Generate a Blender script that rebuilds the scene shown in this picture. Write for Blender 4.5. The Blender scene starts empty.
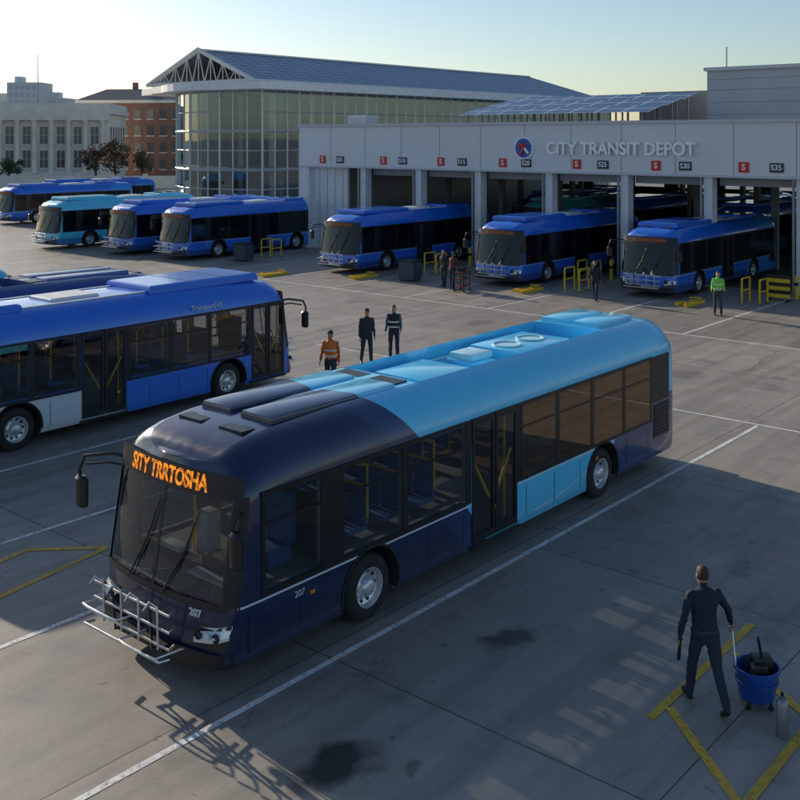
import bpy, bmesh, math, random
from mathutils import Matrix, Vector, noise
random.seed(7)
D=bpy.data; C=bpy.context; SC=C.scene
# ------------------------------------------------------------------ materials
def newmat(name):
    m=D.materials.new(name); m.use_nodes=True
    nt=m.node_tree; nt.nodes.clear()
    out=nt.nodes.new('ShaderNodeOutputMaterial')
    return m,nt,out
def N(nt,t,**kw):
    n=nt.nodes.new(t)
    for k,v in kw.items(): setattr(n,k,v)
    return n
def L(nt,a,b): nt.links.new(a,b)
def rgba(c): return (c[0],c[1],c[2],1)
def math_n(nt,op,a,b=None,clamp=False):
    n=nt.nodes.new('ShaderNodeMath'); n.operation=op; n.use_clamp=clamp
    for i,x in enumerate((a,b)):
        if x is None: continue
        if isinstance(x,(int,float)): n.inputs[i].default_value=x
        else: L(nt,x,n.inputs[i])
    return n.outputs[0]
def mixc(nt,f,a,b,mode='MIX'):
    n=nt.nodes.new('ShaderNodeMix'); n.data_type='RGBA'; n.blend_type=mode
    for i,x in ((0,f),(6,a),(7,b)):
        if isinstance(x,(int,float)): n.inputs[i].default_value=x
        elif isinstance(x,tuple): n.inputs[i].default_value=rgba(x)
        else: L(nt,x,n.inputs[i])
    return n.outputs[2]
def noise_n(nt,vec,scale,detail=4,rough=.55):
    n=N(nt,'ShaderNodeTexNoise'); n.inputs['Scale'].default_value=scale
    n.inputs['Detail'].default_value=detail; n.inputs['Roughness'].default_value=rough
    if vec is not None: L(nt,vec,n.inputs['Vector'])
    return n.outputs['Fac']
def mapr(nt,v,a,b,c,d):
    n=nt.nodes.new('ShaderNodeMapRange'); n.inputs[1].default_value=a;n.inputs[2].default_value=b
    n.inputs[3].default_value=c;n.inputs[4].default_value=d; L(nt,v,n.inputs[0]); return n.outputs[0]
def scalevec(nt,vec,s):
    n=nt.nodes.new('ShaderNodeMapping'); n.inputs['Scale'].default_value=s; L(nt,vec,n.inputs[0]); return n.outputs[0]
MATS={}
def mat(name,col,rough=.6,metal=0,var=.12,vscale=3,coat=0,bump=0,bscale=30,spec=.5):
    if name in MATS: return MATS[name]
    m,nt,out=newmat(name)
    p=N(nt,'ShaderNodeBsdfPrincipled'); L(nt,p.outputs[0],out.inputs[0])
    tc=N(nt,'ShaderNodeTexCoord').outputs['Object']
    f=noise_n(nt,tc,vscale)
    c=mixc(nt,mapr(nt,f,.3,.7,0,1),tuple(x*(1-var) for x in col),tuple(min(1,x*(1+var)) for x in col))
    L(nt,c,p.inputs['Base Color'])
    L(nt,mapr(nt,f,.3,.7,max(.02,rough-.06),min(1,rough+.08)),p.inputs['Roughness'])
    p.inputs['Metallic'].default_value=metal
    p.inputs['Coat Weight'].default_value=coat; p.inputs['Coat Roughness'].default_value=.05
    p.inputs['Specular IOR Level'].default_value=spec
    if bump:
        b=N(nt,'ShaderNodeBump'); b.inputs['Strength'].default_value=bump; b.inputs['Distance'].default_value=.02
        L(nt,noise_n(nt,tc,bscale),b.inputs['Height']); L(nt,b.outputs[0],p.inputs['Normal'])
    MATS[name]=m; return m
def glass(name,tint,refl=.06,rough=.015,gcol=(1,1,1),bump=0):
    if name in MATS: return MATS[name]
    m,nt,out=newmat(name)
    t=N(nt,'ShaderNodeBsdfTransparent'); t.inputs[0].default_value=rgba(tint)
    g=N(nt,'ShaderNodeBsdfGlossy'); g.inputs['Roughness'].default_value=rough; g.inputs[0].default_value=rgba(gcol)
    if bump:
        geo=N(nt,'ShaderNodeTexCoord').outputs['Object']
        b=N(nt,'ShaderNodeBump'); b.inputs['Strength'].default_value=bump; b.inputs['Distance'].default_value=.05
        L(nt,noise_n(nt,geo,.5,2),b.inputs['Height']); L(nt,b.outputs[0],g.inputs['Normal'])
    lw=N(nt,'ShaderNodeLayerWeight'); lw.inputs[0].default_value=.5
    f=math_n(nt,'POWER',lw.outputs['Facing'],4.0); f=math_n(nt,'MULTIPLY',f,.85); f=math_n(nt,'ADD',f,.04+refl,True)
    mx=N(nt,'ShaderNodeMixShader'); L(nt,f,mx.inputs[0]); L(nt,t.outputs[0],mx.inputs[1]); L(nt,g.outputs[0],mx.inputs[2])
    L(nt,mx.outputs[0],out.inputs[0]); MATS[name]=m; return m
def livery(name,build,rough=.28,metal=.0):
    m,nt,out=newmat(name)
    p=N(nt,'ShaderNodeBsdfPrincipled'); L(nt,p.outputs[0],out.inputs[0])
    tc=N(nt,'ShaderNodeTexCoord').outputs['Object']
    s=N(nt,'ShaderNodeSeparateXYZ'); L(nt,tc,s.inputs[0])
    c=build(nt,s.outputs[0],s.outputs[1],s.outputs[2])
    dust=math_n(nt,'MULTIPLY',mapr(nt,s.outputs[2],.25,.9,.3,0),noise_n(nt,tc,4),True)
    c=mixc(nt,dust,c,(.14,.13,.12))
    c=mixc(nt,mapr(nt,noise_n(nt,scalevec(nt,tc,(.6,2,3)),1.5),.4,.8,0,.04),c,(.3,.3,.3))
    L(nt,c,p.inputs['Base Color']); 
    L(nt,mapr(nt,noise_n(nt,tc,3),.3,.7,rough-.05,rough+.12),p.inputs['Roughness'])
    p.inputs['Coat Weight'].default_value=.7; p.inputs['Coat Roughness'].default_value=.05; p.inputs['Metallic'].default_value=metal
    return m
NAVY=(.003,.013,.062); LIGHT=(.1,.6,.92); ROYAL=(.012,.15,.68); PURP=(.012,.035,.15); SILVER=(.6,.63,.68); TEAL=(.1,.58,.78)
def liv_main(nt,x,y,z):
    e=math_n(nt,'ADD',x,math_n(nt,'MULTIPLY',z,.85))
    ab=math_n(nt,'ABSOLUTE',y)
    e=math_n(nt,'ADD',e,math_n(nt,'MULTIPLY',math_n(nt,'SUBTRACT',1.42,ab),.25))
    f1=math_n(nt,'GREATER_THAN',e,5.45)
    f2=math_n(nt,'GREATER_THAN',e,6.1)
    c=mixc(nt,f1,NAVY,(.012,.028,.12)); c=mixc(nt,f2,c,LIGHT)
    r=math_n(nt,'GREATER_THAN',math_n(nt,'SUBTRACT',x,math_n(nt,'MULTIPLY',z,.5)),9.75)
    low=math_n(nt,'LESS_THAN',z,1.62)
    c=mixc(nt,math_n(nt,'MULTIPLY',r,low),c,PURP)
    s=math_n(nt,'MULTIPLY',math_n(nt,'GREATER_THAN',z,1.055),math_n(nt,'LESS_THAN',z,1.085))
    s=math_n(nt,'MULTIPLY',s,math_n(nt,'LESS_THAN',x,10.2))
    s=math_n(nt,'MULTIPLY',s,math_n(nt,'GREATER_THAN',x,.2))
    q=math_n(nt,'MULTIPLY',math_n(nt,'SUBTRACT',x,7.2),.36); q=math_n(nt,'MULTIPLY',q,q)
    dz=math_n(nt,'ABSOLUTE',math_n(nt,'SUBTRACT',math_n(nt,'SUBTRACT',z,.46),math_n(nt,'MULTIPLY',q,.5)))
    w1=math_n(nt,'MULTIPLY',math_n(nt,'LESS_THAN',dz,.012),math_n(nt,'MULTIPLY',math_n(nt,'GREATER_THAN',x,7.2),math_n(nt,'LESS_THAN',z,1.06)))
    s=math_n(nt,'MAXIMUM',s,w1)
    return mixc(nt,s,c,(.65,.7,.75))
def liv_left(nt,x,y,z):
    e=math_n(nt,'SUBTRACT',x,math_n(nt,'MULTIPLY',z,.9))
    low=math_n(nt,'LESS_THAN',z,1.1)
    f=math_n(nt,'MULTIPLY',math_n(nt,'GREATER_THAN',e,5.5),low)
    c=mixc(nt,f,ROYAL,SILVER)
    f2=math_n(nt,'MULTIPLY',math_n(nt,'GREATER_THAN',x,7.2),math_n(nt,'MULTIPLY',math_n(nt,'GREATER_THAN',e,7.9),math_n(nt,'GREATER_THAN',z,2.45)))
    return mixc(nt,f2,c,(.02,.26,.78))
def liv_blue(nt,x,y,z):
    c=mixc(nt,math_n(nt,'LESS_THAN',z,.62),ROYAL,(.012,.06,.3))
    f=math_n(nt,'GREATER_THAN',math_n(nt,'SUBTRACT',x,math_n(nt,'MULTIPLY',z,.8)),7.6)
    c=mixc(nt,f,c,(.02,.24,.75))
    s=math_n(nt,'MULTIPLY',math_n(nt,'GREATER_THAN',z,1.04),math_n(nt,'LESS_THAN',z,1.08))
    return mixc(nt,s,c,(.3,.4,.6))
def liv_teal(nt,x,y,z):
    return mixc(nt,math_n(nt,'LESS_THAN',z,.7),TEAL,(.03,.25,.5))
def liv_navy(nt,x,y,z): return mixc(nt,math_n(nt,'GREATER_THAN',z,2.9),(.01,.05,.24),(.014,.05,.2))
LV={'main':livery('livery_navy_cyan',liv_main,.22),'left':livery('livery_blue_silver',liv_left),'blue':livery('livery_blue',liv_blue),
    'teal':livery('livery_teal',liv_teal),'navy':livery('livery_navy',liv_navy)}
black=mat('black_trim',(.012,.012,.014),.4)
rubber=mat('tyre_rubber',(.022,.022,.022),.85,var=.3,vscale=9)
steel=mat('steel',(.6,.61,.63),.3,.9)
alu=mat('brushed_aluminium',(.7,.7,.72),.35,.75,var=.15)
yellowp=mat('yellow_paint_metal',(.78,.5,.02),.45)
greyint=mat('interior_grey',(.3,.31,.33),.7)
seatm=mat('seat_blue',(.05,.12,.32),.8)
lampg=mat('headlamp_lens',(.75,.78,.8),.08,.2,coat=1)
bglass=glass('bus_glass',(.58,.6,.61),.02)
fglass=glass('bus_glass_far_side',(.3,.31,.32),.03)  # tint darkened on the far side to cut sun leaking through the bus
bronze=glass('bus_glass_bronze',(.24,.15,.09),.12,gcol=(1,.8,.6))
dglass=mat('dark_glass',(.006,.008,.01),.06,0,spec=.5)
white=mat('white_metal',(.65,.66,.67),.5)
liner=mat('interior_liner',(.2,.205,.21),.7)
# ------------------------------------------------------------------ mesh builder
class MB:
    def __init__(s): s.v=[];s.f=[];s.m=[];s.s=[]
    def add(s,vs,fs,mi=0,sm=False):
        o=len(s.v); s.v+= [Vector(v) for v in vs]
        for f in fs: s.f.append([i+o for i in f]); s.m.append(mi); s.s.append(sm)
    def box(s,x0,x1,y0,y1,z0,z1,mi=0):
        s.add([(x0,y0,z0),(x1,y0,z0),(x1,y1,z0),(x0,y1,z0),(x0,y0,z1),(x1,y0,z1),(x1,y1,z1),(x0,y1,z1)],
              [(0,3,2,1),(4,5,6,7),(0,1,5,4),(1,2,6,5),(2,3,7,6),(3,0,4,7)],mi)
    def cbox(s,x0,x1,y0,y1,z0,z1,c,mi=0):
        vs=[];
        for z,k in ((z0,0),(z1-c,0),(z1-c*.3,c*.3),(z1,c)):
            vs+=[(x0+k,y0+k,z),(x1-k,y0+k,z),(x1-k,y1-k,z),(x0+k,y1-k,z)]
        fs=[(0,3,2,1),(12,13,14,15)]
        for r in range(3):
            for i in range(4):
                j=(i+1)%4; fs.append((r*4+i,r*4+j,r*4+4+j,r*4+4+i))
        s.add(vs,fs,mi)
    def arc(s,ax,prof,a0,a1,mi=0,n=28):
        vs=[];fs=[];k=len(prof)
        for i in range(n+1):
            a=a0+(a1-a0)*i/n
            for r,y in prof: vs.append((ax+r*math.cos(a),y,.5+r*math.sin(a)))
        for i in range(n):
            for j in range(k-1): fs.append((i*k+j,i*k+j+1,(i+1)*k+j+1,(i+1)*k+j))
        s.add(vs,fs,mi,True)
    def tube(s,pts,r,mi=0,n=8):
        pts=[Vector(p) for p in pts]; k=len(pts); vs=[];fs=[]
        rs=r if isinstance(r,(list,tuple)) else [r]*k
        ref=None
        for i,p in enumerate(pts):
            if i==0: t=pts[1]-p
            elif i==k-1: t=p-pts[i-1]
            else: t=(pts[i+1]-p).normalized()+(p-pts[i-1]).normalized()
            t.normalize()
            if ref is None: ref=Vector((0,0,1)) if abs(t.z)<.9 else Vector((1,0,0))
            a=(ref-t*ref.dot(t)).normalized(); b=t.cross(a); ref=a
            for j in range(n):
                an=2*math.pi*j/n; vs.append(p+a*math.cos(an)*rs[i]+b*math.sin(an)*rs[i])
        for i in range(k-1):
            for j in range(n):
                fs.append((i*n+j,i*n+(j+1)%n,(i+1)*n+(j+1)%n,(i+1)*n+j))
        s.add(vs,fs,mi,True)
        s.add(vs[:n],[tuple(range(n))[::-1]],mi); s.add(vs[-n:],[tuple(range(n))],mi)
    def rings(s,rings,mi=0,n=16,sm=True):
        vs=[];fs=[]
        for c,a,b in rings:
            c=Vector(c);a=Vector(a);b=Vector(b)
            for j in range(n):
                an=2*math.pi*j/n; vs.append(c+a*math.cos(an)+b*math.sin(an))
        for i in range(len(rings)-1):
            for j in range(n): fs.append((i*n+j,i*n+(j+1)%n,(i+1)*n+(j+1)%n,(i+1)*n+j))
        fs.append(tuple(range(n))[::-1]); fs.append(tuple((len(rings)-1)*n+i for i in range(n)))
        s.add(vs,fs,mi,sm)
    def lathe(s,c,axis,prof,mi=0,n=32,sm=True):
        c=Vector(c); ax=Vector(axis).normalized(); a=ax.orthogonal().normalized(); b=ax.cross(a)
        vs=[];fs=[]
        for r,h in prof:
            for j in range(n):
                an=2*math.pi*j/n; vs.append(c+ax*h+(a*math.cos(an)+b*math.sin(an))*r)
        for i in range(len(prof)-1):
            for j in range(n): fs.append((i*n+j,i*n+(j+1)%n,(i+1)*n+(j+1)%n,(i+1)*n+j))
        s.add(vs,fs,mi,sm)
    def ell(s,c,r,mi=0,n=12,m=8,R=None):
        R=R or Matrix.Identity(3); c=Vector(c); vs=[];fs=[]
        for i in range(m+1):
            th=math.pi*(i+.0)/m; th=max(.08,min(math.pi-.08,th))
            for j in range(n):
                ph=2*math.pi*j/n
                vs.append(c+R@Vector((r[0]*math.sin(th)*math.cos(ph),r[1]*math.sin(th)*math.sin(ph),r[2]*math.cos(th))))
        for i in range(m):
            for j in range(n): fs.append((i*n+j,i*n+(j+1)%n,(i+1)*n+(j+1)%n,(i+1)*n+j))
        fs.append(tuple(range(n))); fs.append(tuple(m*n+j for j in range(n))[::-1])
        s.add(vs,fs,mi,True)
    def obj(s,name,mats,parent=None,recalc=True,sharp=35,bevel=0):
        me=D.meshes.new(name); me.from_pydata([tuple(v) for v in s.v],[],s.f)
        for m in (mats if isinstance(mats,(list,tuple)) else [mats]): me.materials.append(m)
        me.polygons.foreach_set('material_index',s.m); me.polygons.foreach_set('use_smooth',s.s)
        if recalc:
            bm=bmesh.new(); bm.from_mesh(me); bmesh.ops.remove_doubles(bm,verts=bm.verts,dist=1e-5)
            bmesh.ops.recalc_face_normals(bm,faces=bm.faces); bm.to_mesh(me); bm.free()
        if any(s.s): me.set_sharp_from_angle(angle=math.radians(sharp))
        me.update()
        o=D.objects.new(name,me); SC.collection.objects.link(o)
        if parent: o.parent=parent
        if bevel:
            b=o.modifiers.new('b','BEVEL'); b.width=bevel; b.segments=2; b.limit_method='ANGLE'
        return o
def empty(name,loc=(0,0,0),rz=0):
    e=D.objects.new(name,None); SC.collection.objects.link(e); e.location=loc; e.rotation_euler=(0,0,rz); e.empty_display_size=.3; return e
def baked(o):
    dg=C.evaluated_depsgraph_get(); dg.update(); me=D.meshes.new_from_object(o.evaluated_get(dg)); o.modifiers.clear(); o.data=me
def text(name,body,size,loc,X,Y,m,parent=None,ext=.01,bold=0,sx=1,align='CENTER'):
    cu=D.curves.new(name,'FONT'); cu.body=body; cu.size=size; cu.extrude=ext; cu.offset=bold; cu.align_x=align; cu.align_y='CENTER'
    cu.materials.append(m); o=D.objects.new(name,cu); SC.collection.objects.link(o)
    X=Vector(X);Y=Vector(Y);Z=X.cross(Y)
    M=Matrix((X,Y,Z)).transposed().to_4x4(); M=Matrix.Translation(loc)@M@Matrix.Diagonal((sx,1,1,1)); 
    if parent: o.parent=parent
    o.matrix_local=M
    return o
# ------------------------------------------------------------------ people
def cloth(name,col,rough=.85):
    return mat(name,col,rough,var=.25,vscale=7,bump=.6,bscale=9)
skin=mat('skin',(.45,.24,.16),.5,var=.08); hairm=mat('hair_brown',(.05,.03,.02),.7); shoe=mat('boot_black',(.015,.015,.017),.5)
def person(name,loc,heading,top,pants,legs=((.25,.15),(-.3,.25)),arms=((-.25,.1,.3),(.3,.1,.35)),lean=.03,H=1.78,vest=None,vox=.015,cap=None):
    root=empty(name,loc,heading); k=H/1.76; g=MB(); segs=[]
    def P(x,y,z):
        z2=z-.95; return Vector((x+math.sin(lean)*z2 if z2>0 else x,y,z))
    T=[(.80,0,.085,.13),(.86,-.005,.115,.165),(.93,-.01,.13,.178),(1.0,0,.12,.168),(1.09,.005,.115,.16),(1.18,.005,.122,.17),(1.28,0,.13,.187),(1.36,-.005,.125,.198),(1.42,-.01,.11,.185),(1.46,-.012,.085,.13),(1.49,-.01,.06,.07)]
    g.rings([(P(x,0,z),(rx,0,0),(0,ry,0)) for z,x,rx,ry in T],0,20)
    segs.append((P(0,0,.9),P(0,0,1.44),'top',.14))
    segs.append((P(0,0,.86),P(0,0,.93),'pants',.15))
    g.tube([P(-.01,0,1.42),P(.0,0,1.5),P(.01,0,1.57)],[.062,.056,.055],0,12)
    segs.append((P(0,0,1.485),P(.01,0,1.56),'skin',.05))
    Hd=[(1.515,.045,.035,.03),(1.53,.035,.062,.05),(1.56,.022,.083,.064),(1.60,.012,.094,.072),(1.65,.004,.1,.077),(1.69,0,.098,.076),(1.725,-.004,.082,.064),(1.75,-.006,.052,.042),(1.76,-.006,.02,.018)]
    g.rings([(P(x+.0,0,z),(rx,0,0),(0,ry,0)) for z,x,rx,ry in Hd],0,18)
    g.tube([P(.1,0,1.655),P(.118,0,1.625),P(.112,0,1.61)],[.008,.016,.012],0,8)
    for s in (-1,1): g.ell(P(.0,s*.08,1.625),(.02,.012,.032),0,8,6)
    g.ell(P(.085,0,1.575),(.02,.025,.008),0,8,6)
    segs.append((P(.02,0,1.56),P(0,0,1.68),'head',.085))
    hands=[]
    for s,(hp,kn) in zip((1,-1),legs):
        h=Vector((-.005,s*.095,.9)); th=Vector((math.sin(hp),s*.05,-math.cos(hp)))*.43; kne=h+th
        a2=hp-kn; sh=Vector((math.sin(a2),s*.03,-math.cos(a2)))*.42; an=kne+sh
        g.tube([h+Vector((0,0,.04)),h+th*.15,h+th*.55,kne,kne+sh*.3,kne+sh*.65,an+sh*.02],[.085,.095,.08,.064,.064,.057,.055],0,14)
        segs.append((h-Vector((0,0,.02)),an,'pants',.07))
        if a2<-.15: fd=Vector((math.cos(a2*.9),0,math.sin(a2*.9)))
        elif a2>.1: fd=Vector((math.cos(a2*.6),0,math.sin(a2*.6)))
        else: fd=Vector((1,0,0))
        dn=Vector((fd.z,0,-fd.x)); y=Vector((0,1,0))
        he=an+dn*.055-fd*.05; to=an+dn*.065+fd*.2
        g.rings([(he-fd*.01+dn*-.01,dn*.02,y*.02),(he+dn*-.01,dn*.04,y*.036),(he+fd*.1,dn*.045,y*.04),(he+fd*.19,dn*.034,y*.047),(to-fd*.02,dn*.025,y*.04),(to+fd*.01,dn*.015,y*.022)],0,12)
        segs.append((he,to,'shoe',.05)); segs.append((an,he+fd*.05,'shoe',.03))
    for s,(fl,ab,el) in zip((1,-1),arms):
        S=P(-.01,s*.185,1.405); u=Vector((math.sin(fl),s*math.sin(ab),-math.cos(fl)*math.cos(ab))).normalized(); E=S+u*.29
        fa=fl+el; f=Vector((math.sin(fa),s*math.sin(ab)*.6,-math.cos(fa))).normalized(); Wr=E+f*.255
        g.tube([S+Vector((0,-s*.05,.015)),S,S+u*.12,E,E+f*.1,Wr-f*.02],[.058,.066,.056,.046,.045,.036],0,12)
        segs.append((S,Wr-f*.02,'top',.05))
        g.tube([Wr-f*.05,Wr+f*.01],[.026,.024],0,10)
        lat=Vector((math.cos(fa),0,math.sin(fa))); nrm=Vector((0,-s,0))
        g.rings([(Wr,lat*.024,nrm*.017),(Wr+f*.03,lat*.034,nrm*.016),(Wr+f*.07,lat*.04,nrm*.015),(Wr+f*.095,lat*.038,nrm*.012)],0,12)
        for i,ln in enumerate((.072,.08,.075,.058)):
            b0=Wr+f*.088+lat*(.029-.0195*i)
            p1=b0+f*ln*.45+nrm*.006; p2=p1+(f*.75+nrm*.65).normalized()*ln*.32; p3=p2+(f*.3+nrm*.95).normalized()*ln*.3
            g.tube([b0-f*.02,b0,p1,p2,p3],[.0085,.0092,.0088,.008,.0065],0,8)
        tb_=Wr+f*.025+lat*.028; g.tube([tb_-lat*.01,tb_+lat*.02+f*.03,tb_+lat*.028+f*.055+nrm*.01,tb_+lat*.026+f*.075+nrm*.018],[.012,.0115,.0105,.008],0,8)
        segs.append((Wr+f*.005,Wr+f*.16,'skin',.03)); hands.append((Wr+f*.11+nrm*.02))
    tmp=g.obj('body',[skin],None)
    mo=tmp.modifiers.new('r','REMESH'); mo.mode='VOXEL'; mo.voxel_size=vox; mo.use_smooth_shade=True
    mo=tmp.modifiers.new('s','SMOOTH'); mo.factor=.4; mo.iterations=2
    baked(tmp); me=tmp.data; me.materials.clear()
    for m_ in [skin,hairm,top,pants,shoe,vest or top]: me.materials.append(m_)
    idm={'skin':0,'top':2,'pants':3,'shoe':4}
    cos=[v.co.copy() for v in me.vertices]; nor=[v.normal.copy() for v in me.vertices]
    flat=[]
    for c,nn in zip(cos,nor):
        if c.z<1.47 and c.z>.1: c=c+nn*(noise.noise(c*9)*.012+noise.noise(Vector((c.x*14,c.y*14,c.z*26)))*.009)
        flat+=[c.x,c.y,c.z]
    cen=[p.center.copy() for p in me.polygons]; idxs=[]
    for c in cen:
        best=None;bd=9
        for a,b_,kk,rr in segs:
            ab=b_-a; t_=max(0,min(1,(c-a).dot(ab)/ab.length_squared)); dd=(c-(a+ab*t_)).length-rr
            if dd<bd: bd=dd;best=kk
        if best=='head':
            hx=c.x-P(0,0,c.z).x
            hair=(c.z>1.70) or (c.z>1.60 and hx<-.01 and abs(c.y)<.078) or (c.z>1.655 and hx<.045 and abs(c.y)>.05)
            idxs.append(1 if hair else 0)
        elif best=='top' and vest and abs(c.y)<.18 and c.z>.92 and c.z<1.47: idxs.append(5)
        else: idxs.append(idm[best])
    me.vertices.foreach_set('co',flat); me.polygons.foreach_set('material_index',idxs); me.polygons.foreach_set('use_smooth',[True]*len(idxs)); me.update()
    tmp.parent=root
    zmin=min(flat[2::3]); tmp.location=(0,0,-zmin*k); tmp.scale=(k,k,k)
    e=MB()
    for s in (-1,1): e.ell(P(.09,s*.032,1.642),(.012,.014,.009),0,8,6)
    if cap: 
        e.rings([(P(-.004,0,1.69),(.108,0,0),(0,.085,0)),(P(-.004,0,1.73),(.098,0,0),(0,.078,0)),(P(-.006,0,1.765),(.06,0,0),(0,.05,0)),(P(-.006,0,1.775),(.02,0,0),(0,.02,0))],1,16)
        e.box(.06,.17,-.06,.06,1.69,1.705,1)
    if vest:
        for zc in (1.06,1.22):
            rx,ry=.142,.192
            e.lathe(P(.004,0,zc),(0,0,1),[(1,-.025),(1,.025)],2,24)
            for vi in range(len(e.v)-48,len(e.v)):
                v=e.v[vi]; cc=P(.004,0,zc); e.v[vi]=Vector((cc.x+(v.x-cc.x)*rx,(v.y)*ry,v.z))
    else:
        e.rings([(P(0,0,.965),(.138,0,0),(0,.186,0)),(P(0,0,.995),(.134,0,0),(0,.182,0))],1,24)
    eo=e.obj('eyes_and_accessories',[mat('eye_dark',(.02,.015,.01),.2),cap or black,mat('reflective_tape',(.7,.7,.62),.4)],root,recalc=False); eo.location=tmp.location; eo.scale=tmp.scale
    return root,[h*k+Vector((0,0,-zmin*k)) for h in hands]
navyc=cloth('navy_uniform',(.014,.022,.042)); navyp=cloth('navy_trousers',(.022,.03,.055)); dk=cloth('dark_jacket',(.03,.035,.045)); orange=mat('hi_vis_orange',(.85,.18,.02),.7,bump=.4,bscale=9)
green=mat('hi_vis_green',(.22,.62,.06),.7,bump=.4,bscale=9); bluec=cloth('blue_shirt',(.05,.1,.2)); grayp=cloth('grey_trousers',(.05,.055,.07))
HD=math.atan2(.649,.761)
MANROT=HD+.12
man,hands=person('maintenance_worker',(12.62,5.62,0),MANROT,navyc,navyp,((.3,.14),(-.28,.34)),((-.12,.32,.25),(.22,.62,.12)),.1,1.75,vox=.008)
h0=hands[0]; g=MB(); 
g.tube([(h0.x-.03,h0.y,h0.z+.06),(h0.x+.0,h0.y+.01,h0.z-.2)],[.018,.024],0,10); g.ell((h0.x-.035,h0.y,h0.z+.09),(.03,.03,.035),0)
g.obj('hand_bottle',[black],man)  # dark bottle held in the worker's left hand
person('yard_worker',(21.1,20.6,0),math.pi+.5,cloth('orange_sleeves',(.6,.13,.03)),grayp,vest=orange,cap=mat('cap_black',(.02,.02,.02),.8))
person('yard_supervisor',(24.5,22.3,0),math.pi+.9,dk,navyp,((.2,.1),(-.2,.2)),((.1,.1,.4),(-.15,.1,.3)),cap=mat('cap_navy',(.02,.03,.06),.8))
person('bus_driver',(25.6,22.1,0),math.pi+.6,bluec,navyp,((.1,.05),(-.15,.15)),((.1,.15,.9),(.0,.15,.6)),vest=cloth('dark_vest',(.02,.025,.03)))
person('mechanic',(39.9,31.2,0),HD+2.4,dk,navyp,((.1,.05),(-.1,.1)),((.3,.1,.9),(.2,.1,.7)))
person('mechanic',(39.4,30.3,0),HD-.7,cloth('maroon_jacket',(.12,.03,.03)),navyp,((.15,.1),(-.1,.1)),((.5,.1,.6),(.4,.1,.6)),.15)
person('bus_driver',(41.1,23.5,0),math.pi+.2,navyc,navyp,((.3,.1),(-.35,.3)))
person('yard_marshal',(40.8,17.6,0),math.pi+.4,green,grayp,((.05,.02),(-.05,.05)),((.1,.15,1.2),(.1,.15,1.1)),vest=green)
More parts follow.
